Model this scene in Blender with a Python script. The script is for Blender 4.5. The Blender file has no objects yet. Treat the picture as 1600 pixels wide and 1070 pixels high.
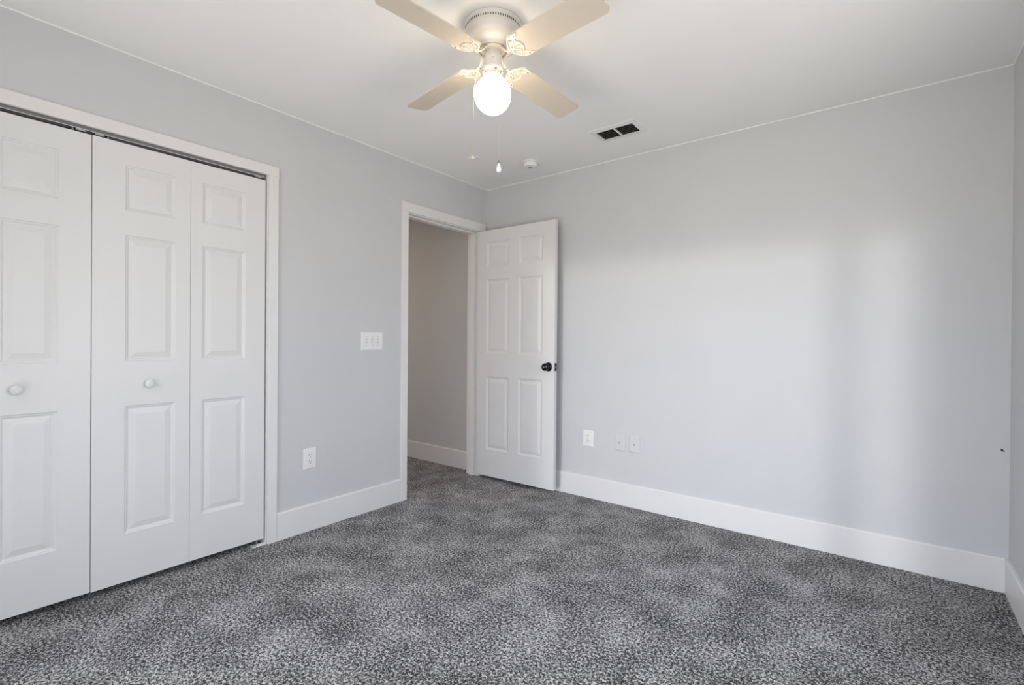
import bpy, bmesh, math, random
from mathutils import Matrix, Vector
random.seed(7)
PI = math.pi
SC = bpy.context.scene
COL = SC.collection
H = 2.44            # ceiling height
W = 3.195           # right wall plane
YR = -3.62          # rear wall plane

# ------------------------------------------------------------------ camera
F_PX, YAW, PITCH, ROLL = 761.58, 0.6579, -0.0040, 0.0078
CAM = Vector((2.7472, -3.1873, 1.1486))
fw = Vector((-math.sin(YAW)*math.cos(PITCH), math.cos(YAW)*math.cos(PITCH), math.sin(PITCH)))
rt0 = Vector((math.cos(YAW), math.sin(YAW), 0)); up0 = rt0.cross(fw)
rt = rt0*math.cos(ROLL) + up0*math.sin(ROLL)
up = up0*math.cos(ROLL) - rt0*math.sin(ROLL)
cd = bpy.data.cameras.new('camera'); cam = bpy.data.objects.new('camera', cd); COL.objects.link(cam)
cd.sensor_width = 36; cd.sensor_fit = 'HORIZONTAL'; cd.lens = F_PX/1600*36; cd.clip_start = .02
M = Matrix(((rt.x, up.x, -fw.x, CAM.x), (rt.y, up.y, -fw.y, CAM.y), (rt.z, up.z, -fw.z, CAM.z), (0, 0, 0, 1)))
cam.matrix_world = M
SC.camera = cam

# ------------------------------------------------------------------ world, window light, exposure
SC.view_settings.view_transform = 'Standard'; SC.view_settings.look = 'None'
SC.view_settings.gamma = 1; SC.view_settings.use_curve_mapping = False
SC.view_settings.exposure = 0.0
SC.cycles.use_denoising = True
SC.cycles.max_bounces = 14; SC.cycles.diffuse_bounces = 10; SC.cycles.transparent_max_bounces = 16
SC.cycles.sample_clamp_indirect = 8
SKY = (5.2, 5.5, 6.35); GROUND = (3.9, 3.75, 3.5)
wd = bpy.data.worlds.new('sky'); SC.world = wd; wd.use_nodes = True
nt = wd.node_tree; nt.nodes.clear()
tc = nt.nodes.new('ShaderNodeTexCoord'); sx = nt.nodes.new('ShaderNodeSeparateXYZ')
cr = nt.nodes.new('ShaderNodeValToRGB'); bg = nt.nodes.new('ShaderNodeBackground'); wo = nt.nodes.new('ShaderNodeOutputWorld')
mr = nt.nodes.new('ShaderNodeMapRange'); mr.inputs[1].default_value = -1; mr.inputs[2].default_value = 1
nt.links.new(tc.outputs['Generated'], sx.inputs[0]); nt.links.new(sx.outputs[2], mr.inputs[0])
nt.links.new(mr.outputs[0], cr.inputs[0]); nt.links.new(cr.outputs[0], bg.inputs[0]); nt.links.new(bg.outputs[0], wo.inputs[0])
bg.inputs[1].default_value = 10
e = cr.color_ramp.elements
e[0].position = .485; e[0].color = tuple(c/10 for c in GROUND)+(1,)
e[1].position = .515; e[1].color = tuple(c/10 for c in SKY)+(1,)

def portal(name, loc, rot, sx_, sy_):
    l = bpy.data.lights.new(name, 'AREA'); l.shape = 'RECTANGLE'; l.size = sx_; l.size_y = sy_
    l.cycles.is_portal = True
    o = bpy.data.objects.new(name, l); COL.objects.link(o); o.location = loc; o.rotation_euler = rot
RWIN = (-2.60, -1.02, .55, 2.0)       # right wall window  y0 y1 z0 z1
BWIN = (.60, 2.90, .06, 2.03)          # glazed opening in the rear wall   x0 x1 z0 z1
portal('window_right_portal', (W+.13, sum(RWIN[:2])/2, sum(RWIN[2:])/2), (0, PI/2, 0), RWIN[3]-RWIN[2], RWIN[1]-RWIN[0])
portal('window_rear_portal', (sum(BWIN[:2])/2, YR-.13, sum(BWIN[2:])/2), (PI/2, 0, 0), BWIN[1]-BWIN[0], BWIN[3]-BWIN[2])
# the low soft daylight that comes through the rear window
sl = bpy.data.lights.new('low_sun', 'SUN'); sl.energy = .64; sl.angle = math.radians(3.2); sl.color = (1, .98, .96)
so = bpy.data.objects.new('low_sun', sl); COL.objects.link(so)
so.rotation_euler = Vector((0.0, 1, -.072)).to_track_quat('-Z', 'Y').to_euler()
so.location = (2, -8, 3)

# ------------------------------------------------------------------ materials
def mat(name, col, rough=.5, bump=None, metal=0, spec=.5, emit=None, var=None):
    m = bpy.data.materials.new(name); m.use_nodes = True; t = m.node_tree; b = t.nodes['Principled BSDF']
    b.inputs['Base Color'].default_value = (*col, 1); b.inputs['Roughness'].default_value = rough
    b.inputs['Metallic'].default_value = metal; b.inputs['Specular IOR Level'].default_value = spec
    tcn = t.nodes.new('ShaderNodeTexCoord')
    if var:
        n = t.nodes.new('ShaderNodeTexNoise'); n.inputs['Scale'].default_value = var[0]; n.inputs['Detail'].default_value = 4
        r = t.nodes.new('ShaderNodeValToRGB'); k = var[1]
        r.color_ramp.elements[0].position = .3; r.color_ramp.elements[1].position = .7
        r.color_ramp.elements[0].color = tuple(c*(1-k) for c in col)+(1,); r.color_ramp.elements[1].color = tuple(min(1, c*(1+k)) for c in col)+(1,)
        t.links.new(tcn.outputs['Object'], n.inputs['Vector']); t.links.new(n.outputs[0], r.inputs[0]); t.links.new(r.outputs[0], b.inputs['Base Color'])
    if bump:
        n = t.nodes.new('ShaderNodeTexNoise'); n.inputs['Scale'].default_value = bump[0]; n.inputs['Detail'].default_value = 3
        bp = t.nodes.new('ShaderNodeBump'); bp.inputs['Strength'].default_value = bump[1]; bp.inputs['Distance'].default_value = bump[2]
        t.links.new(tcn.outputs['Object'], n.inputs['Vector']); t.links.new(n.outputs[0], bp.inputs['Height']); t.links.new(bp.outputs[0], b.inputs['Normal'])
    if emit:
        b.inputs['Emission Color'].default_value = (*emit[0], 1); b.inputs['Emission Strength'].default_value = emit[1]
    return m
M_WALL = mat('wall_paint', (.605, .612, .618), .6, bump=(90, .12, .002), var=(3, .012), spec=.3)
M_CEIL = mat('ceiling_paint', (.88, .875, .86), .8, bump=(60, .15, .003), var=(2.5, .01), spec=.2)
M_HALL = mat('hall_paint', (.60, .585, .565), .7, bump=(90, .12, .002), var=(3, .015), spec=.3)
M_TRIM = mat('trim_paint', (.765, .76, .75), .38, var=(6, .01))
M_DOOR = mat('door_paint', (.73, .73, .722), .4, bump=(220, .05, .001), var=(5, .008))
M_PLATE = mat('plate_plastic', (.82, .82, .81), .35, var=(40, .01))
M_PLATE2 = mat('plate_painted', (.63, .635, .64), .45, var=(40, .01))
M_DARK = mat('recess_shade', (.02, .02, .02), .9, var=(40, .1))  # near-black in place of shade inside recesses
M_SLOT = mat('slot_dark', (.10, .095, .09), .7, var=(40, .1))
M_BLACK = mat('black_metal', (.012, .012, .013), .25, metal=.7, var=(30, .1))
M_STEEL = mat('steel', (.42, .42, .42), .35, metal=.9, var=(30, .06))
M_TRACK = mat('track_steel', (.22, .22, .21), .5, metal=.4, var=(20, .06))
M_BRASS = mat('brass', (.55, .33, .18), .3, metal=.9, var=(60, .05))
M_FAN = mat('fan_enamel', (.72, .69, .64), .3, var=(20, .01))
M_BLADE = mat('blade_laminate', (.62, .555, .465), .45, var=(14, .012))
M_STUCCO = mat('stucco', (.35, .34, .32), .9, bump=(40, .4, .006), var=(8, .05))
M_VENT = mat('vent_enamel', (.78, .78, .77), .4, var=(40, .01))
M_SLAT = mat('vent_slat', (.30, .30, .26), .5, metal=.2, var=(40, .05))
M_CAULK = mat('caulk', (.84, .84, .83), .5, var=(60, .03))
M_SCREW = mat('screw_metal', (.18, .16, .13), .4, metal=.6, var=(60, .05))
M_GLOBE = mat('globe_glass', (.9, .88, .82), .2, emit=((1, .81, .57), 12), var=(10, .01))

def carpet():
    m = bpy.data.materials.new('carpet'); m.use_nodes = True; t = m.node_tree; b = t.nodes['Principled BSDF']
    N = t.nodes.new; L = t.links.new
    tcn = N('ShaderNodeTexCoord')
    n1 = N('ShaderNodeTexNoise'); n1.inputs['Scale'].default_value = 98; n1.inputs['Detail'].default_value = 4; n1.inputs['Roughness'].default_value = .92
    n2 = N('ShaderNodeTexNoise'); n2.inputs['Scale'].default_value = 4.6; n2.inputs['Detail'].default_value = 5; n2.inputs['Roughness'].default_value = .65
    L(tcn.outputs['Object'], n1.inputs['Vector']); L(tcn.outputs['Object'], n2.inputs['Vector'])
    # pile lean: brushed patches show more or less of the light fibre tips
    mm = N('ShaderNodeMapRange'); mm.inputs[1].default_value = .3; mm.inputs[2].default_value = .7; mm.inputs[3].default_value = -.036; mm.inputs[4].default_value = .028
    L(n2.outputs[0], mm.inputs[0])
    ad = N('ShaderNodeMath'); ad.operation = 'ADD'; L(n1.outputs[0], ad.inputs[0]); L(mm.outputs[0], ad.inputs[1])
    r = N('ShaderNodeValToRGB'); el = r.color_ramp.elements
    el[0].position = .450; el[0].color = (.008, .008, .009, 1)
    el[1].position = .562; el[1].color = (.74, .73, .72, 1)
    x = el.new(.50); x.color = (.108, .106, .105, 1)
    L(ad.outputs[0], r.inputs[0]); L(r.outputs[0], b.inputs['Base Color'])
    b.inputs['Roughness'].default_value = .95; b.inputs['Specular IOR Level'].default_value = .1
    b.inputs['Sheen Weight'].default_value = .08; b.inputs['Sheen Roughness'].default_value = .5
    bp = N('ShaderNodeBump'); bp.inputs['Strength'].default_value = .8; bp.inputs['Distance'].default_value = .008
    L(n1.outputs[0], bp.inputs['Height']); L(bp.outputs[0], b.inputs['Normal'])
    return m
M_CARPET = carpet()
def pane_mat():
    m = bpy.data.materials.new('window_glass'); m.use_nodes = True; t = m.node_tree; t.nodes.clear()
    o = t.nodes.new('ShaderNodeOutputMaterial'); mx = t.nodes.new('ShaderNodeMixShader'); a = t.nodes.new('ShaderNodeBsdfTransparent'); g = t.nodes.new('ShaderNodeBsdfGlossy')
    g.inputs['Roughness'].default_value = .03; mx.inputs[0].default_value = .06
    t.links.new(a.outputs[0], mx.inputs[1]); t.links.new(g.outputs[0], mx.inputs[2]); t.links.new(mx.outputs[0], o.inputs[0])
    return m
M_GLASS = pane_mat()

# ------------------------------------------------------------------ mesh helpers
class MB:
    def __init__(s): s.b = bmesh.new()
    def box(s, x0, x1, y0, y1, z0, z1):
        vs = [s.b.verts.new((x, y, z)) for x in (x0, x1) for y in (y0, y1) for z in (z0, z1)]
        for f in ((0,1,3,2), (4,6,7,5), (0,4,5,1), (2,3,7,6), (0,2,6,4), (1,5,7,3)): s.b.faces.new([vs[i] for i in f])
        return s
    def prism(s, pts, a, b, axis):
        """extrude a 2D outline along an axis; pts are the two other coordinates in order"""
        def P(p, t):
            if axis == 'x': return (t, p[0], p[1])
            if axis == 'y': return (p[0], t, p[1])
            return (p[0], p[1], t)
        A = [s.b.verts.new(P(p, a)) for p in pts]; B = [s.b.verts.new(P(p, b)) for p in pts]
        n = len(pts)
        s.b.faces.new(A); s.b.faces.new(B[::-1])
        for i in range(n): s.b.faces.new((A[i], B[i], B[(i+1) % n], A[(i+1) % n]))
        return s
    def lathe(s, prof, c=(0, 0, 0), n=48, axis=Vector((0, 0, 1))):
        q = Vector((0, 0, 1)).rotation_difference(Vector(axis)); c = Vector(c); rings = []
        for r, z in prof:
            if r < 1e-6: rings.append([s.b.verts.new(c + q @ Vector((0, 0, z)))])
            else: rings.append([s.b.verts.new(c + q @ Vector((r*math.cos(2*PI*i/n), r*math.sin(2*PI*i/n), z))) for i in range(n)])
        for A, B in zip(rings, rings[1:]):
            for i in range(n):
                j = (i+1) % n
                if len(A) == 1 and len(B) == 1: break
                if len(A) == 1: s.b.faces.new((A[0], B[i], B[j]))
                elif len(B) == 1: s.b.faces.new((A[i], A[j], B[0]))
                else: s.b.faces.new((A[i], A[j], B[j], B[i]))
        for R_ in (rings[0], rings[-1]):
            if len(R_) > 2: s.b.faces.new(R_)
        return s
    def tube(s, pts, r, n=8):
        pts = [Vector(p) for p in pts]; rings = []
        for i, p in enumerate(pts):
            d = (pts[min(i+1, len(pts)-1)] - pts[max(i-1, 0)]).normalized()
            a = d.cross(Vector((0, 0, 1)) if abs(d.z) < .9 else Vector((1, 0, 0))).normalized(); b = d.cross(a)
            rr = r[i] if isinstance(r, (list, tuple)) else r
            rings.append([s.b.verts.new(p + a*rr*math.cos(2*PI*k/n) + b*rr*math.sin(2*PI*k/n)) for k in range(n)])
        for A, B in zip(rings, rings[1:]):
            for i in range(n): s.b.faces.new((A[i], A[(i+1) % n], B[(i+1) % n], B[i]))
        s.b.faces.new(rings[0]); s.b.faces.new(rings[-1])
        return s
    def ribbon(s, pts, w, z0, z1):
        """flat bar following a 2D path (u, v) between heights z0 and z1; z0/z1 may be per-point lists"""
        n = len(pts); L = []
        for i, p in enumerate(pts):
            a = pts[max(i-1, 0)]; b = pts[min(i+1, n-1)]; d = Vector((b[0]-a[0], b[1]-a[1])).normalized(); q = Vector((-d.y, d.x))
            ww = (w[i] if isinstance(w, list) else w)/2
            za = z0[i] if isinstance(z0, list) else z0; zb = z1[i] if isinstance(z1, list) else z1
            L.append([s.b.verts.new((p[0]+q.x*k*ww, p[1]+q.y*k*ww, z)) for k, z in ((-1, za), (1, za), (.7, zb), (-.7, zb))])
        for A, B in zip(L, L[1:]):
            for i in range(4): s.b.faces.new((A[i], A[(i+1) % 4], B[(i+1) % 4], B[i]))
        s.b.faces.new(L[0]); s.b.faces.new(L[-1])
        return s
    def build(s, name, m, parent=None, smooth=False, bevel=0):
        bmesh.ops.recalc_face_normals(s.b, faces=s.b.faces)
        me = bpy.data.meshes.new(name); s.b.to_mesh(me); s.b.free(); me.materials.append(m)
        if smooth:
            me.polygons.foreach_set('use_smooth', [True]*len(me.polygons))
            try: me.set_sharp_from_angle(angle=math.radians(35))
            except Exception: pass
        o = bpy.data.objects.new(name, me); COL.objects.link(o)
        if parent: o.parent = parent
        if bevel:
            md = o.modifiers.new('bevel', 'BEVEL'); md.width = bevel; md.segments = 2; md.limit_method = 'ANGLE'; md.angle_limit = math.radians(50)
        return o
def tag(o, label, cat, group=None, kind=None):
    o['label'] = label; o['category'] = cat
    if group: o['group'] = group
    if kind: o['kind'] = kind
    return o
def empty(name, loc, rz=0):
    o = bpy.data.objects.new(name, None); COL.objects.link(o); o.location = loc; o.rotation_euler = (0, 0, rz); o.empty_display_size = .1
    return o
def copy_tree(o, parent=None):
    c = o.copy(); COL.objects.link(c); c.parent = parent
    for ch in list(o.children): copy_tree(ch, c)
    return c

# ------------------------------------------------------------------ room shell
DY0, DY1, DH = -.867, -.097, 2.060       # entry door jamb faces and head
CY0, CY1, CH = -3.385, -1.874, 2.060     # closet opening
T = .12
fl = MB().box(-2.3, W+.15, YR-.15, .13, -.08, 0).build('floor', M_CARPET)
tag(fl, 'dark and light grey speckled cut-pile carpet running on into the hall', 'carpet', kind='structure')
ce = MB().box(-2.3, W+.15, YR-.15, .13, H, H+.1).build('ceiling', M_CEIL)
tag(ce, 'smooth white ceiling above the whole room', 'ceiling', kind='structure')
wb = MB().box(-2.3, W+.15, 0, .13, 0, H).build('wall_back', M_WALL)
tag(wb, 'long pale grey wall behind the open door with three low plates', 'wall', kind='structure')
w = MB()
w.box(-T, 0, YR, CY0-.015, 0, H); w.box(-T, 0, CY0-.015, CY1+.015, CH+.015, H); w.box(-T, 0, CY1+.015, DY0-.015, 0, H)
w.box(-T, 0, DY0-.015, DY1+.015, DH+.015, H); w.box(-T, 0, DY1+.015, 0, 0, H)
tag(w.build('wall_left', M_WALL), 'pale grey wall holding the closet and the doorway', 'wall', kind='structure')
w = MB(); y0, y1, z0, z1 = RWIN
w.box(W, W+.15, YR, y0, 0, H); w.box(W, W+.15, y1, 0, 0, H); w.box(W, W+.15, y0, y1, 0, z0); w.box(W, W+.15, y0, y1, z1, H)
tag(w.build('wall_right', M_WALL), 'grey wall seen as a thin strip at the right edge', 'wall', kind='structure')
w = MB(); x0, x1, z0, z1 = BWIN
w.box(-T, x0, YR-.15, YR, 0, H); w.box(x1, W+.15, YR-.15, YR, 0, H); w.box(x0, x1, YR-.15, YR, 0, z0); w.box(x0, x1, YR-.15, YR, z1, H)
tag(w.build('wall_rear', M_WALL), 'grey window wall behind the camera', 'wall', kind='structure')
w = MB(); w.box(-.78, -.72, YR-.15, CY1+.1, 0, H); w.box(-.72, -T, CY1+.04, CY1+.1, 0, H); w.box(-.72, -T, YR-.15, YR-.05, 0, H)
tag(w.build('wall_closet', M_WALL), 'grey inner walls of the closet behind the white folding doors', 'wall', kind='structure')
w = MB(); w.box(-2.3, -2.2, YR-.15, 0, 0, H); w.box(-2.2, -.78, -1.85, -1.77, 0, H)
tag(w.build('wall_hallway', M_HALL), 'dim hallway wall beyond the doorway', 'wall', kind='structure')

w = MB(); w.box(2.96, 3.15, YR-3.2, YR-.152, 0, 2.9)  # unseen wall added to keep slanting daylight off the closet
tag(w.build('wall_light_blocker', M_STUCCO), 'stucco light-blocking wall added outside, behind the camera', 'wall', kind='structure')

# caulk bead in the corner of ceiling and walls: slightly uneven
def bead(a, b, nrm, name, label):
    m = MB(); n = 90; a = Vector(a); b = Vector(b); nrm = Vector(nrm); rows = []
    for i in range(n+1):
        p = a.lerp(b, i/n); h = .0045 + .002*random.random(); d = .0028 + .0018*random.random()
        rows.append([m.b.verts.new(p + Vector(o)) for o in ((0, 0, 0), tuple(nrm*d), tuple(nrm*d*.6 + Vector((0, 0, -h*.8))), (0, 0, -h))])
    for A, B in zip(rows, rows[1:]):
        for k in range(4): m.b.faces.new((A[k], A[(k+1) % 4], B[(k+1) % 4], B[k]))
    m.b.faces.new(rows[0]); m.b.faces.new(rows[-1])
    tag(m.build(name, M_CAULK), label, 'caulk line', kind='structure')
bead((0.004, 0, H), (W-.004, 0, H), (0, -1, 0), 'trim_1', 'thin uneven white caulk line between ceiling and back wall')
bead((0, YR, H), (0, -.006, H), (1, 0, 0), 'trim_2', 'thin white caulk line between ceiling and closet wall')
bead((W, YR, H), (W, -.006, H), (-1, 0, 0), 'trim_3', 'thin white caulk line between ceiling and right wall')

# baseboards
BH = .157; BT = .014
def base_prof(s=1): return [(0, 0), (s*BT, 0), (s*BT, BH-.006), (s*(BT-.005), BH), (0, BH)]
def bb(name, axis, a, b, off, s, label):
    pts = [(off+p[0]*s, p[1]) for p in base_prof()]
    tag(MB().prism(pts, a, b, axis).build(name, M_TRIM), label, 'baseboard', kind='structure')
bb('baseboard_back', 'x', .0, W-BT, 0, -1, 'tall white baseboard along the long back wall')
bb('baseboard_left', 'y', -1.814, -.927, 0, 1, 'short white baseboard between the closet and the doorway')
bb('baseboard_right', 'y', YR, 0, W, -1, 'white baseboard at the foot of the right wall')
bb('baseboard_rear', 'x', .0, BWIN[0]-.03, YR, 1, 'white baseboard beside the rear glass door')
bb('baseboard_hallway', 'x', -2.2, -T-.001, 0, -1, 'white baseboard seen through the doorway in the hall')

# door and closet casings (flat stock, eased edges) with their jambs
CT = .015
def casing_leg(m, ya, yb, z1):           # profile in x-y
    e_ = .003
    pts = [(0, ya), (CT-e_, ya), (CT, ya+e_), (CT, yb-e_), (CT-e_, yb), (0, yb)]
    m.prism(pts, 0, z1, 'z')
def casing_head(m, za, zb, ya, yb):
    e_ = .003
    pts = [(0, za), (CT-e_, za), (CT, za+e_), (CT, zb-e_), (CT-e_, zb), (0, zb)]
    m.prism(pts, ya, yb, 'y')
m = MB(); casing_leg(m, -.927, -.872, 2.066); casing_leg(m, -.0915, -.034, 2.066); casing_head(m, 2.066, 2.136, -.927, -.030)
tag(m.build('trim_4', M_TRIM), 'white casing framing the doorway into the hall', 'door casing', kind='structure')
m = MB(); casing_leg(m, -1.869, -1.814, 2.058); casing_leg(m, -3.445, -3.39, 2.058); casing_head(m, 2.058, 2.115, -3.445, -1.814)
tag(m.build('trim_5', M_TRIM), 'white casing framing the wide closet opening', 'door casing', kind='structure')
m = MB(); m.box(-T-.002, 0.0, DY0-.015, DY0, 0, DH+.015); m.box(-T-.002, 0, DY1, DY1+.015, 0, DH+.015); m.box(-T-.002, 0, DY0, DY1, DH, DH+.015)
m.box(-.095, -.040, DY0, DY0+.011, 0, DH); m.box(-.095, -.040, DY1-.011, DY1, 0, DH); m.box(-.095, -.040, DY0+.011, DY1-.011, DH-.011, DH)
tag(m.build('trim_6', M_TRIM, bevel=.0015), 'white jamb and stop lining the doorway into the hall', 'door jamb', kind='structure')
m = MB(); m.box(-T-.002, 0, CY0-.015, CY0, 0, CH+.015); m.box(-T-.002, 0, CY1, CY1+.015, 0, CH+.015); m.box(-T-.002, 0, CY0, CY1, CH, CH+.015)
tag(m.build('trim_7', M_TRIM), 'white jamb lining the closet opening', 'door jamb', kind='structure')
m = MB()
m.box(-T-.015, -T, DY0-.06, DY0-.005, 0, 2.13); m.box(-T-.015, -T, DY1+.005, DY1+.06, 0, 2.13); m.box(-T-.015, -T, DY0-.005, DY1+.005, 2.066, 2.13)
tag(m.build('trim_8', M_TRIM), 'hall side casing of the doorway', 'door casing', kind='structure')

# ------------------------------------------------------------------ windows behind / beside the camera
def window(name, label, horiz, a0, a1, z0, z1, splits, plane, sgn):
    """horiz 'y': window in an x plane; 'x': window in a y plane. sgn points out of the room."""
    root = empty(name, (plane, (a0+a1)/2, z0) if horiz == 'y' else ((a0+a1)/2, plane, z0))
    off = root.location
    def bx(m, d0, d1, p0, p1, q0, q1):   # d depth from the plane outwards
        d0, d1 = sorted((plane+sgn*d0, plane+sgn*d1))
        if horiz == 'y': m.box(d0-off.x, d1-off.x, p0-off.y, p1-off.y, q0-off.z, q1-off.z)
        else: m.box(p0-off.x, p1-off.x, d0-off.y, d1-off.y, q0-off.z, q1-off.z)
    m = MB(); f = .045
    bx(m, .07, .13, a0, a1, z0, z0+f); bx(m, .07, .13, a0, a1, z1-f, z1); bx(m, .07, .13, a0, a0+f, z0+f, z1-f); bx(m, .07, .13, a1-f, a1, z0+f, z1-f)
    for c, wd_ in splits: bx(m, .07, .13, c-wd_/2, c+wd_/2, z0+f, z1-f)
    m.build('window_frame', M_TRIM, root)
    if z0 > .5:
        m = MB(); bx(m, .08, .11, a0+f, a1-f, (z0+z1)/2-.02, (z0+z1)/2+.02); m.build('meeting_rail', M_TRIM, root)
    m = MB(); bx(m, .098, .102, a0+f, a1-f, z0+f, z1-f); m.build('pane', M_GLASS, root)
    m = MB(); bx(m, -.03, .07, a0-.03, a1+.03, z0-.02, z0+.003); m.build('window_sill', M_TRIM, root)
    tag(root, label, 'window', kind='structure')
window('window_1', 'white framed sliding window in the right wall', 'y', RWIN[0], RWIN[1], RWIN[2], RWIN[3], [((RWIN[0]+RWIN[1])/2, .05)], W, 1)
window('window_2', 'wide white framed glass door behind the camera', 'x', BWIN[0], BWIN[1], BWIN[2], BWIN[3], [(2.555, .12)], YR, -1)

# ------------------------------------------------------------------ moulded panel doors
def panel_slab(wd_, z0, z1, th, panels, name, m, parent, both=True):
    """slab in local x (0..wd_), front face at y=0 facing -y, back at y=th; panels = (x0,x1,z0,z1)"""
    B = MB(); b = B.b
    prof = [(.000, .000), (.004, .0035), (.009, .0045), (.013, .0080), (.017, .0085), (.042, .0025)]
    xs = sorted({0, wd_} | {p[0] for p in panels} | {p[1] for p in panels})
    zs = sorted({z0, z1} | {p[2] for p in panels} | {p[3] for p in panels})
    cache = {}
    def V(x, y, z):
        k = (round(x, 5), round(y, 5), round(z, 5))
        if k not in cache: cache[k] = b.verts.new((x, y, z))
        return cache[k]
    def face(front):
        y = 0 if front else th; s_ = 1 if front else -1
        for i in range(len(xs)-1):
            for j in range(len(zs)-1):
                xa, xb, za, zb = xs[i], xs[i+1], zs[j], zs[j+1]; cx, cz = (xa+xb)/2, (za+zb)/2
                if any(p[0] < cx < p[1] and p[2] < cz < p[3] for p in panels): continue
                b.faces.new([V(xa, y, za), V(xb, y, za), V(xb, y, zb), V(xa, y, zb)])
        for (pa, pb, qa, qb) in panels:
            rings = []
            for ins, dep in prof:
                yy = y + s_*dep
                rings.append([V(pa+ins, yy, qa+ins), V(pb-ins, yy, qa+ins), V(pb-ins, yy, qb-ins), V(pa+ins, yy, qb-ins)])
            # outer ring must share intermediate grid vertices: panels are whole grid cells so only corners matter when grid lines coincide
            for A, C_ in zip(rings, rings[1:]):
                for k in range(4): b.faces.new((A[k], A[(k+1) % 4], C_[(k+1) % 4], C_[k]))
            b.faces.new(rings[-1])
    face(True); face(False)
    for i in range(len(xs)-1):
        for z in (z0, z1): b.faces.new([V(xs[i], 0, z), V(xs[i+1], 0, z), V(xs[i+1], th, z), V(xs[i], th, z)])
    for j in range(len(zs)-1):
        for x in (0, wd_): b.faces.new([V(x, 0, zs[j]), V(x, 0, zs[j+1]), V(x, th, zs[j+1]), V(x, th, zs[j])])
    return B.build(name, m, parent)

# entry door, swung fully open against the back wall
DW = .760
ang = math.atan2(.010, .760)
door = empty('door_1', (.017, -.130, .030), ang)
tag(door, 'white six-panel door standing open against the back wall with black knob', 'door', kind='structure')
pl = []
for xa, xb in ((.1, .332), (.428, .652)):
    pl += [(xa, xb, .252-.03, .852-.03), (xa, xb, 1.042-.03, 1.648-.03), (xa, xb, 1.755-.03, 1.960-.03)]
leaf = panel_slab(DW, 0, 2.024, .035, pl, 'door_panel', M_DOOR, door)
KX, KZ = .708, .953-.03
kn = MB().lathe([(0, 0), (.033, 0), (.034, .003), (.031, .007), (.018, .010), (.0135, .014), (.0125, .024), (.016, .028), (.025, .034), (.0285, .042), (.0285, .050), (.025, .058), (.016, .062), (0, .063)], (KX, 0, KZ), 36, (0, -1, 0)).build('door_knob', M_BLACK, door, smooth=True)
MB().lathe([(0, .0), (.0055, 0), (.0055, .003), (0, .003)], (KX, -.0625, KZ), 16, (0, -1, 0)).build('lock_button', M_STEEL, kn)
MB().lathe([(0, 0), (.033, 0), (.031, .007), (.018, .010), (.0125, .016), (.0125, .022), (.025, .030), (.0285, .040), (.025, .05), (0, .055)], (KX, .035, KZ), 36, (0, 1, 0)).build('door_knob', M_BLACK, door, smooth=True)
lp = MB().box(DW, DW+.0015, .005, .030, KZ-.029, KZ+.029).build('latch_plate', M_BLACK, door)
MB().prism([(DW, .011), (DW+.009, .011), (DW+.003, .023), (DW, .023)], KZ-.008, KZ+.008, 'z').build('latch_bolt', M_STEEL, lp)
for hz in (.18, 1.0, 1.83):
    MB().lathe([(0, 0), (.006, 0), (.006, .085), (0, .085)], (-.008, .032, hz), 12).build('hinge', M_STEEL, door, smooth=True)
sp = MB().box(-.037, -.003, DY0, DY0+.002, .930, .988)
sp.box(-.003, .006, DY0-.001, DY0+.002, .94, .978)
tag(sp.build('strike_plate', M_BLACK), 'small black strike plate on the left jamb of the doorway', 'strike plate')

# bifold closet doors: two pairs of narrow three-panel leaves
def closet_leaf(parent, y_left, wd_, px0, px1, tilt=0.0):
    """leaf runs along world +y from y_left; front faces +x"""
    lf = empty('tmp', (0, 0, 0)); bpy.data.objects.remove(lf)
    pz = [(.255, .838), (1.040, 1.615), (1.727, 1.932)]
    o = panel_slab(wd_, .036, 2.027, .034, [(px0, px1, a, b) for a, b in pz], 'door_panel', M_DOOR, parent)
    # local x -> world +y, local -y (front) -> world +x
    o.rotation_euler = (0, 0, PI/2 + tilt)
    o.location = Vector((0, y_left, 0)) - parent.location
    return o
def pull_knob(leaf_, x, z):
    MB().lathe([(0, 0), (.0095, 0), (.009, .006), (.0085, .009), (.014, .012), (.0185, .016), (.0195, .021), (.0185, .026), (.014, .0295), (.007, .031), (0, .0313)], (x, 0, z), 32, (0, -1, 0)).build('knob', M_DOOR, leaf_, smooth=True)
d2 = empty('door_2', (0, -1.882, 0))
tag(d2, 'white folding closet door pair nearest the light switch with round knob', 'closet door', kind='structure')
A = closet_leaf(d2, -2.2475, .3650, .052, .261)
B_ = closet_leaf(d2, -2.6275, .3785, .117, .316, tilt=0)
pull_knob(B_, .2065, .935)
B_.rotation_euler[2] += .016; B_.location.x += .006
m = MB()
for py_ in (-1.93, -2.57): m.lathe([(0, 0), (.005, 0), (.005, .02), (0, .02)], (-.018, py_+1.882, 2.028), 10)
m.build('pivot_pin', M_STEEL, d2)
d3 = empty('door_3', (0, -3.376, 0))
tag(d3, 'white folding closet door pair at the left edge of the view', 'closet door', kind='structure')
C_ = closet_leaf(d3, -3.0035, .3735, .095, .268)
D_ = closet_leaf(d3, -3.3780, .3705, .095, .316)
pull_knob(C_, .143, .938)
m = MB()
for py_ in (-3.33, -2.69): m.lathe([(0, 0), (.005, 0), (.005, .02), (0, .02)], (-.018, py_+3.376, 2.028), 10)
m.build('pivot_pin', M_STEEL, d3)
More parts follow.
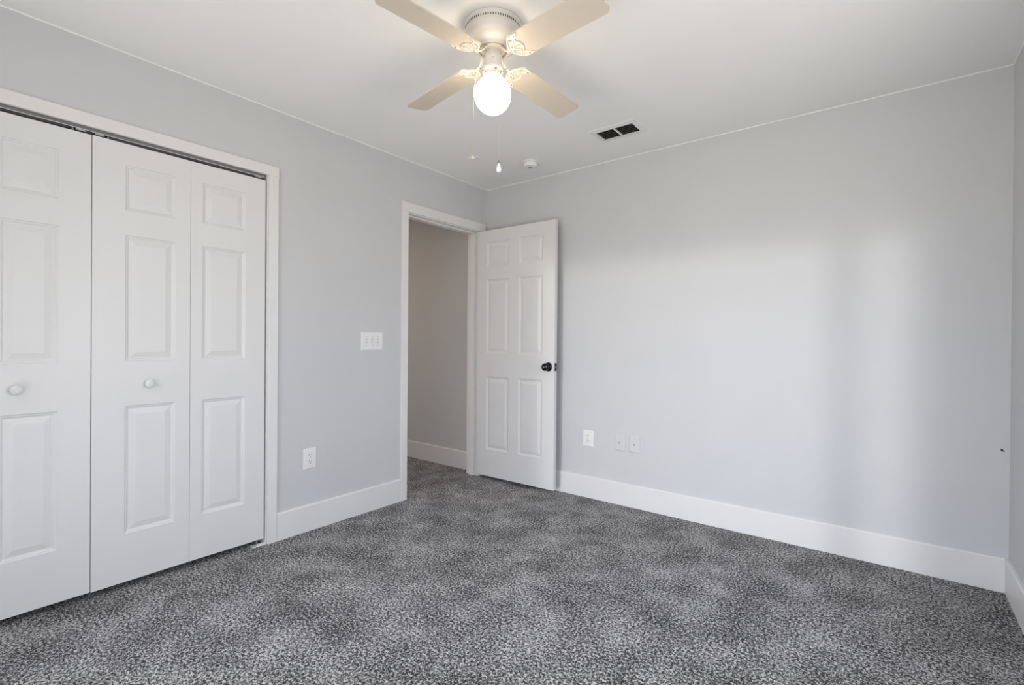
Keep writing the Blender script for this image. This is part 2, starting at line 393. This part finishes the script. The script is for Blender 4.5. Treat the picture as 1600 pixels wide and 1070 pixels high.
# overhead track
tr = MB()
tr.box(-.034, -.006, CY0+.002, CY1-.012, CH-.003, CH); tr.box(-.0075, -.006, CY0+.002, CY1-.012, CH-.015, CH-.003); tr.box(-.034, -.0325, CY0+.002, CY1-.012, CH-.018, CH-.003)
t_ = tr.build('closet_track', M_TRACK); tag(t_, 'grey metal door track under the head of the closet opening', 'track')
MB().box(-.032, -.0078, CY0+.003, CY1-.013, CH-.009, CH-.0035).build('track_shade', M_DARK, t_)  # near-black block stands in for the shade inside the track
MB().box(-.0068, -.0052, CY0+.002, CY1-.012, CH-.0165, CH-.0145).build('track_lip', M_CAULK, t_)
for py_ in (-2.665, -2.60, -1.915): MB().box(-.024, -.008, py_-.016, py_+.016, CH-.024, CH-.016).build('roller_guide', M_STEEL, t_)
# floor pivot bracket at the corner of the closet opening
m = MB(); m.box(-.030, .012, -1.945, -1.878, .002, .006); m.box(.004, .012, -1.925, -1.878, .006, .016); m.box(-.030, .004, -1.8795, -1.8765, .006, .03)
br = m.build('pivot_bracket', M_TRIM, bevel=.001); tag(br, 'small white metal pivot bracket on the carpet below the closet door corner', 'bracket')
MB().lathe([(0, 0), (.005, 0), (.005, .025), (0, .025)], (-.012, -1.915, .006), 12).build('pivot_socket', M_STEEL, br)

# ------------------------------------------------------------------ wall plates
def plate_mb(w_, h_, t_=.006):
    m = MB(); b = m.b; e_ = .005
    A = [b.verts.new((x, 0, z)) for x, z in ((-w_/2, -h_/2), (w_/2, -h_/2), (w_/2, h_/2), (-w_/2, h_/2))]
    Bq = [b.verts.new((x, -t_*.4, z)) for x, z in ((-w_/2, -h_/2), (w_/2, -h_/2), (w_/2, h_/2), (-w_/2, h_/2))]
    Cq = [b.verts.new((x, -t_, z)) for x, z in ((-w_/2+e_, -h_/2+e_), (w_/2-e_, -h_/2+e_), (w_/2-e_, h_/2-e_), (-w_/2+e_, h_/2-e_))]
    for P, Q in ((A, Bq), (Bq, Cq)):
        for k in range(4): b.faces.new((P[k], P[(k+1) % 4], Q[(k+1) % 4], Q[k]))
    b.faces.new(A); b.faces.new(Cq)
    return m
def oval(cx, cz, rx, rz, y0, y1, m, n=20, flat=.8):
    pts = [(cx+max(-rx*flat, min(rx*flat, rx*math.cos(2*PI*i/n))), cz+rz*math.sin(2*PI*i/n)) for i in range(n)]
    m.prism(pts, y0, y1, 'y')
def outlet(root, w_, h_):
    plate_mb(w_, h_).build('cover_plate', M_PLATE, root)
    for cz in (.0195, -.0195):
        m = MB(); oval(0, cz, .0175, .0145, -.0085, -.004, m); so_ = m.build('socket', M_PLATE, root)
        m = MB(); m.box(-.0085, -.0058, -.0092, -.008, cz-.001, cz+.008); m.box(.0055, .0085, -.0092, -.008, cz-.0005, cz+.0075)
        m.lathe([(0, 0), (.0026, 0), (.0026, .0008), (0, .0008)], (0, -.0084, cz-.0075), 10, (0, -1, 0)); m.build('slot', M_SLOT, so_)
    MB().lathe([(0, 0), (.0028, 0), (.002, .0012), (0, .0014)], (0, -.006, 0), 12, (0, -1, 0)).build('screw', M_STEEL, root)
o1 = empty('wall_outlet', (0, -1.612, .432), PI/2)
outlet(o1, .082, .123); tag(o1, 'white duplex wall outlet low on the wall beside the closet', 'outlet')
o2 = empty('wall_outlet', (1.002, 0, .433), 0)
outlet(o2, .086, .120); tag(o2, 'white duplex wall outlet on the back wall just right of the open door', 'outlet')
sw = empty('light_switch', (0, -1.172, 1.137), PI/2)
plate_mb(.170, .119).build('cover_plate', M_PLATE, sw)
for i, cx in enumerate((-.046, 0, .046)):
    m = MB(); up_ = i == 0
    z_ = (.006 if up_ else -.006)
    m.prism([(-.006, -.0115), (-.006, .0115), (-.016, z_+.004), (-.016, z_-.004)], cx-.0048, cx+.0048, 'x')
    tg = m.build('toggle', M_PLATE, sw)
    m = MB(); m.box(cx-.0062, cx+.0062, -.0064, -.0058, -.0135, .0135); m.build('toggle_slot', M_SLOT, sw)
    for zz in (.030, -.030):
        MB().lathe([(0, 0), (.003, 0), (.0022, .0012), (0, .0014)], (cx, -.006, zz), 12, (0, -1, 0)).build('screw', M_STEEL, sw)
tag(sw, 'white triple light switch plate left of the doorway', 'light switch')
for k, (x, lab) in enumerate(((1.255, 'pale jack plate between the white outlet and the other jack plate'), (1.365, 'pale jack plate farthest right of the three low plates on the back wall'))):
    j = empty('jack_plate', (x, 0, .436), 0)
    plate_mb(.078, .113, .007).build('cover_plate', M_PLATE2, j)
    MB().lathe([(0, 0), (.0050, 0), (.0050, .003), (.0038, .003), (.0038, .007), (0, .007)], (-.004, -.006, -.002), 16, (0, -1, 0)).build('jack', M_SCREW if k else M_TRACK, j, smooth=True)
    for zz in (.042, -.042): MB().lathe([(0, 0), (.0028, 0), (.002, .001), (0, .0012)], (0, -.007, zz), 12, (0, -1, 0)).build('screw', M_PLATE2, j)
    tag(j, lab, 'wall plate', group='cable jack plates low on the back wall')
m = MB().lathe([(0, 0), (.004, 0), (.0045, .003), (.002, .006), (0, .006)], (3.168, 0, .658), 10, (0, -1, 0))
m.box(3.170, 3.178, -.003, 0, .652, .655)
tag(m.build('nail', M_BLACK), 'tiny dark nail in the back wall near the right corner', 'nail')

# ------------------------------------------------------------------ ceiling vent
v = empty('ceiling_vent', (1.4225, -.4225, H))
X0, X1, Y0, Y1 = -.1525, .1525, -.1025, .1025
IX0, IX1, IY0, IY1 = -.118, .118, -.066, .066
m = MB(); b = m.b
def ringv(x0, x1, y0, y1, z): return [b.verts.new(p) for p in ((x0, y0, z), (x1, y0, z), (x1, y1, z), (x0, y1, z))]
R0 = ringv(X0, X1, Y0, Y1, 0); R1 = ringv(X0+.003, X1-.003, Y0+.003, Y1-.003, -.004); R2 = ringv(IX0-.006, IX1+.006, IY0-.006, IY1+.006, -.009); R3 = ringv(IX0, IX1, IY0, IY1, -.009); R4 = ringv(IX0, IX1, IY0, IY1, 0)
for P, Q in ((R0, R1), (R1, R2), (R2, R3), (R3, R4), (R4, R0)):
    for k in range(4): b.faces.new((P[k], P[(k+1) % 4], Q[(k+1) % 4], Q[k]))
m.build('vent_frame', M_VENT, v)
MB().box(IX0, IX1, IY0, IY1, -.0015, 0).build('duct_shade', M_DARK, v)  # black sheet in place of the shaded duct behind the slats
MB().box(-.005, .005, IY0, IY1, -.010, -.003).build('divider', M_VENT, v)
for s_ in (-1, 1):
    for k in range(6):
        yc = IY0 + (k+.5)*(IY1-IY0)/6; xa, xb = (IX0, -.005) if s_ < 0 else (.005, IX1)
        pts = [(yc+.0065, -.0018), (yc+.0035, -.0050), (yc-.0045, -.0085), (yc-.0040, -.0076), (yc+.0022, -.0042), (yc+.0052, -.0018)]
        MB().prism(pts, xa, xb, 'x').build('slat', M_SLAT, v)
for x_ in (X0+.018, X1-.018): MB().lathe([(0, 0), (.003, 0), (.002, .0012), (0, .0014)], (x_, 0, -.0075), 10, (0, 0, -1)).build('screw', M_SCREW, v)
tag(v, 'white rectangular ceiling vent with dark louvres in two halves', 'vent')

# ------------------------------------------------------------------ smoke detector
s = empty('smoke_detector', (.683, -.318, H))
MB().lathe([(0, 0), (.056, 0), (.057, -.004), (.054, -.007), (0, -.007)], (0, 0, 0), 48).build('base_ring', M_PLATE, s, smooth=True)
MB().lathe([(0, -.006), (.046, -.007), (.046, -.0105), (.050, -.012), (.050, -.026), (.046, -.034), (.034, -.038), (.012, -.0385), (0, -.0385)], (0, 0, 0), 48).build('detector_body', M_PLATE, s, smooth=True)
MB().lathe([(.0085, 0), (.012, 0), (.012, .002), (.0085, .002), (.0085, 0)], (0, 0, -.0385), 24, (0, 0, -1)).build('vent_ring', M_SLOT, s)
MB().lathe([(0, 0), (.0075, 0), (.006, .003), (0, .003)], (0, 0, -.0385), 20, (0, 0, -1)).build('test_button', M_PLATE, s, smooth=True)
tag(s, 'round white smoke detector on the ceiling above the open door', 'smoke detector')

# ------------------------------------------------------------------ ceiling fan
FX, FY = 1.4537, -1.6556
fan = empty('ceiling_fan', (FX, FY, H))
tag(fan, 'white four-blade ceiling fan with a lit round globe and two pull chains', 'ceiling fan')
Z = lambda z: z - H
hs = MB().lathe([(0, 0), (.109, 0), (.109, -.003), (.1155, -.004), (.1165, -.007), (.1155, -.012), (.1135, -.013), (.1135, -.035), (.1155, -.037), (.1185, -.045), (.1195, -.056), (.117, -.066), (.110, -.076), (.098, -.085), (.082, -.0915), (.072, -.095), (.0675, -.100), (.066, -.105), (.062, -.1055), (.060, -.100), (.059, -.090), (0, -.090)], (0, 0, 0), 72).build('motor_housing', M_FAN, fan, smooth=True)
m = MB(); n = 72
for i in range(n):
    a = 2*PI*i/n; c, q = math.cos(a), math.sin(a); hw = .0017
    p = [(.1128*c+q*hw, .1128*q-c*hw), (.1141*c+q*hw, .1141*q-c*hw), (.1141*c-q*hw, .1141*q+c*hw), (.1128*c-q*hw, .1128*q+c*hw)]
    m.prism(p, -.0215, -.0305, 'z')
m.build('vent_slots', M_DARK, hs)
# rotor hub that carries the irons
MB().lathe([(0, -.088), (.053, -.088), (.054, -.094), (.052, -.104), (.046, -.109), (.034, -.111), (0, -.111)], (0, 0, 0), 48).build('hub', M_BLADE, fan, smooth=True)
MB().lathe([(0, -.108), (.031, -.108), (.031, -.124), (.0350, -.126), (.0366, -.129), (.0366, -.176), (0, -.176)], (0, 0, 0), 48).build('switch_housing', M_FAN, fan, smooth=True)
uc = Vector((CAM.x-FX, CAM.y-FY)).normalized(); rr_ = Vector((-uc.y, uc.x))      # towards the camera side, and to its right
MB().lathe([(0, 0), (.0025, 0), (.002, .001), (0, .0013)], (uc.x*.0366, uc.y*.0366, -.152), 10, (uc.x, uc.y, 0)).build('screw', M_SCREW, fan)
ft = MB().lathe([(0, -.174), (.0375, -.174), (.0415, -.176), (.0435, -.180), (.0435, -.187), (.0420, -.190), (.0370, -.190), (.0360, -.193), (.0360, -.206), (.0385, -.2085), (.0385, -.213), (0, -.213)], (0, 0, 0), 64).build('light_fitter', M_FAN, fan, smooth=True)
m = MB(); n = 18                               # lacy scalloped skirt round the fitter
for i in range(n):
    a0 = 2*PI*i/n
    for sh, zz0, dz_, rr0, tr_ in ((0, -.2125, -.0075, .0400, .0011), (.5, -.2065, -.006, .0385, .0009)):
        pts = []
        for k in range(8):
            t_ = k/7; a = a0 + 2*PI/n*(t_-sh); rr = rr0 + .0016*math.sin(PI*t_); pts.append((rr*math.cos(a), rr*math.sin(a), zz0 + dz_*math.sin(PI*t_)))
        m.tube(pts, tr_, 6)
m.build('fitter_skirt', M_FAN, ft, smooth=True)
for k in range(3):
    a = math.atan2(uc.y, uc.x) + 1.1 + k*2*PI/3
    MB().lathe([(0, 0), (.0022, 0), (.0022, .007), (.004, .0075), (.004, .011), (0, .012)], (.036*math.cos(a), .036*math.sin(a), -.200), 10, (math.cos(a), math.sin(a), 0)).build('thumb_screw', M_BRASS, ft)
prof = []
for k in range(25):
    t_ = PI*k/24
    prof.append((.0752*math.sin(t_), -.286 + .0768*math.cos(t_)))
prof[0] = (0, prof[0][1]); prof[-1] = (0, prof[-1][1])
MB().lathe(prof, (0, 0, 0), 48).build('globe_shade', M_GLOBE, fan, smooth=True)

# blades
P_ROLL = -.1852; R_TIP = .5239; W0, W1 = .0597, .0654
def hwid(u): return W0 + (W1-W0)*u/.5
def blade_outline():
    pts = []
    def arc(cx, cy, r, a0, a1, n=7):
        for k in range(n): a = a0+(a1-a0)*k/(n-1); pts.append((cx+r*math.cos(a), cy+r*math.sin(a)))
    w1 = hwid(R_TIP)-.002; r = .024
    pts.append((.150, hwid(.15)))
    arc(R_TIP-r, w1-r, r, PI/2, 0)
    arc(R_TIP-r, -w1+r, r, 0, -PI/2)
    pts.append((.150, -hwid(.15)))
    arc(.142, -hwid(.15)+.024, .024, -PI/2-.2, -PI+.3, 5)
    pts.append((.1115, -.014)); pts.append((.1115, .014))
    arc(.142, hwid(.15)-.024, .024, PI-.3, PI/2+.2, 5)
    return pts
blade0 = MB().prism(blade_outline(), 0, .0055, 'z').build('blade', M_BLADE, fan, bevel=.0012)
def smooth_path(pts, n=6):
    out = []
    for i in range(len(pts)-1):
        p0 = pts[max(i-1, 0)]; p1 = pts[i]; p2 = pts[i+1]; p3 = pts[min(i+2, len(pts)-1)]
        for k in range(n):
            t_ = k/n
            out.append(tuple(.5*((2*p1[j]) + (-p0[j]+p2[j])*t_ + (2*p0[j]-5*p1[j]+4*p2[j]-p3[j])*t_*t_ + (-p0[j]+3*p1[j]-3*p2[j]+p3[j])*t_**3) for j in (0, 1)))
    out.append(tuple(pts[-1][:2])); return out
m = MB()
for s_ in (-1, 1):
    zb, zt = 0, -.0045
    # outer rim of the iron: from the arm round to the blade edge
    m.ribbon(smooth_path([(.100, s_*.004), (.104, s_*.020), (.116, s_*.038), (.136, s_*.053), (.160, s_*.057), (.178, s_*.0555)]), .0060, zb, zt)
    # scalloped inner edge across the blade
    m.ribbon(smooth_path([(.172, s_*.0555), (.164, s_*.046), (.150, s_*.036), (.149, s_*.024), (.158, s_*.012), (.160, 0)]), .0060, zb, zt)
    # lattice
    m.ribbon(smooth_path([(.104, s_*.004), (.120, s_*.020), (.136, s_*.030), (.156, s_*.047)]), .0042, zb, zt)
    m.ribbon(smooth_path([(.108, s_*.002), (.126, s_*.008), (.140, s_*.020), (.150, s_*.032)]), .0036, zb, zt)
    m.ribbon(smooth_path([(.122, s_*.040), (.132, s_*.034), (.136, s_*.026), (.128, s_*.018)]), .0032, zb, zt)
    m.lathe([(0, -.005), (.0075, -.005), (.0075, 0), (0, 0)], (.160, s_*.049, 0), 16)
m.ribbon([(.100, 0), (.160, 0)], .0040, 0, -.0045)
m.lathe([(0, -.0055), (.0085, -.0055), (.0085, 0), (0, 0)], (.107, 0, 0), 16)
# arm rising to the hub
path = [(.104, 0), (.094, 0), (.084, 0), (.074, 0), (.062, 0), (.052, 0), (.044, 0)]
zz = [-.001, .000, .001, .005, .016, .029, .034]
m.ribbon(path, [.013, .012, .010, .012, .015, .016, .017], [z_+.004 for z_ in zz], [z_-.004 for z_ in zz])
iron0 = m.build('blade_bracket', M_FAN, fan, smooth=True, bevel=.0008)
def screw_on(x, y, z): return MB().lathe([(0, 0), (.0032, 0), (.0026, .0012), (0, .0018)], (x, y, z), 12, (0, 0, -1)).build('screw', M_SCREW, iron0)
screw_on(.160, .049, -.005); screw_on(.160, -.049, -.005); screw_on(.107, 0, -.0055); screw_on(.076, 0, -.001)
angs = [-.097, 1.4692, 3.0581, 4.6407]; drs = [.0019, -.0373, -.0365, -.0192]
for k in range(4):
    a, dz = angs[k], drs[k]/.5
    er = Vector((math.cos(a), math.sin(a), dz)).normalized()
    et = Vector((-math.sin(a)*math.cos(P_ROLL), math.cos(a)*math.cos(P_ROLL), math.sin(P_ROLL)))
    et = (et - er*et.dot(er)).normalized(); nn = er.cross(et)
    mt = Matrix(((er.x, et.x, nn.x, 0), (er.y, et.y, nn.y, 0), (er.z, et.z, nn.z, 2.2988-H), (0, 0, 0, 1)))
    bl = blade0 if k == 0 else copy_tree(blade0, fan)
    ir = iron0 if k == 0 else copy_tree(iron0, fan)
    bl.matrix_local = mt; ir.matrix_local = mt

# pull chains: beaded
def chain(name_parent, pts, r=.0011, step=.0042):
    m = MB(); pts = [Vector(p) for p in pts]
    m.tube(pts, .0005, 5)
    L = 0
    for a, b_ in zip(pts, pts[1:]):
        d = (b_-a); ln = d.length; k = 0
        while L + k*step < ln:
            c = a + d*((L+k*step)/ln)
            m.lathe([(0, -r), (r*.87, -r*.5), (r*.87, r*.5), (0, r)], c, 6); k += 1
        L = L + k*step - ln
    return m.build('pull_chain', M_STEEL if False else M_CHAIN, fan, smooth=True)
M_CHAIN = mat('chain_metal', (.62, .60, .56), .35, metal=.5, var=(80, .05))
def loc(u, r, z): return (uc.x*u + rr_.x*r, uc.y*u + rr_.y*r, Z(z))
e1 = loc(.012, -.0440, 2.300)
c1 = chain(fan, [e1, loc(.014, -.052, 2.280), loc(.012, -.0785, 2.165), loc(.012, -.0785, 1.900)])
MB().lathe([(0, -.0045), (.003, -.004), (.0045, 0), (.003, .004), (0, .0045)], loc(.013, -.041, 2.301), 14, (rr_.x, rr_.y, 0)).build('eyelet', M_BRASS, c1, smooth=True)
m = MB(); pc = Vector(loc(.012, -.0785, 1.893))   # miniature fan pull
m.lathe([(0, .006), (.002, .006), (.003, .002), (.006, .001), (.0065, -.003), (.004, -.006), (0, -.007)], pc, 16)
for k in range(4):
    a = .35 + k*PI/2; er = Vector((math.cos(a), math.sin(a), -.05)); et = Vector((-math.sin(a), math.cos(a), .25)).normalized()
    q = [pc + er*.005 - et*.002, pc + er*.023 - et*.0042, pc + er*.025, pc + er*.023 + et*.0042, pc + er*.005 + et*.002]
    lo = [m.b.verts.new(p) for p in q]; hi = [m.b.verts.new(p + Vector((0, 0, .0016))) for p in q]
    m.b.faces.new(lo); m.b.faces.new(hi[::-1])
    for i in range(5): m.b.faces.new((lo[i], lo[(i+1) % 5], hi[(i+1) % 5], hi[i]))
m.build('fan_shaped_pull', M_FAN, c1)
for k in range(4):
    a = .35 + k*PI/2
    MB().lathe([(0, -.0016), (.0022, 0), (0, .0016)], pc + Vector((math.cos(a)*.0235, math.sin(a)*.0235, -.001)), 8).build('pull_tip', M_SCREW, c1)
c2 = chain(fan, [loc(.0430, .0135, 2.243), loc(.056, .019, 2.218), loc(.0785, .0262, 2.175), loc(.0785, .0262, 1.862)])
MB().lathe([(0, -.001), (.0045, 0), (.0045, .004), (.003, .005), (0, .005)], loc(.0355, .0115, 2.244), 14, (uc.x, uc.y, 0)).build('eyelet', M_BRASS, c2, smooth=True)
MB().lathe([(0, .004), (.0016, .004), (.0040, .002), (.0042, -.011), (.003, -.013), (0, -.013)], loc(.0785, .0262, 1.858), 14).build('bulb_cap', M_TRACK, c2, smooth=True)
MB().lathe([(0, 0), (.0040, 0), (.0050, -.005), (.0078, -.012), (.0100, -.0195), (.0104, -.025), (.0092, -.0305), (.0055, -.0345), (0, -.0358)], loc(.0785, .0262, 1.846), 20).build('bulb_shaped_pull', M_PLATE, c2, smooth=True)

# ------------------------------------------------------------------ dim warm fill added for the hall, its source unseen
hl = bpy.data.lights.new('hall_warm_fill', 'AREA'); hl.shape = 'DISK'; hl.size = .3; hl.energy = 8; hl.color = (1, .72, .48)
ho = bpy.data.objects.new('hall_warm_fill', hl); COL.objects.link(ho); ho.location = (-1.7, -1.2, H-.06)
# cool fill panel added out of view to lift the lower hall wall
h2 = bpy.data.lights.new('hall_low_fill', 'AREA'); h2.shape = 'RECTANGLE'; h2.size = .7; h2.size_y = 1.3; h2.energy = 3.5; h2.color = (.86, .93, 1)
q2 = bpy.data.objects.new('hall_low_fill', h2); COL.objects.link(q2); q2.location = (-2.12, -1.25, .80)
q2.rotation_euler = Vector((1.35, 1.1, -.12)).to_track_quat('-Z', 'Y').to_euler()
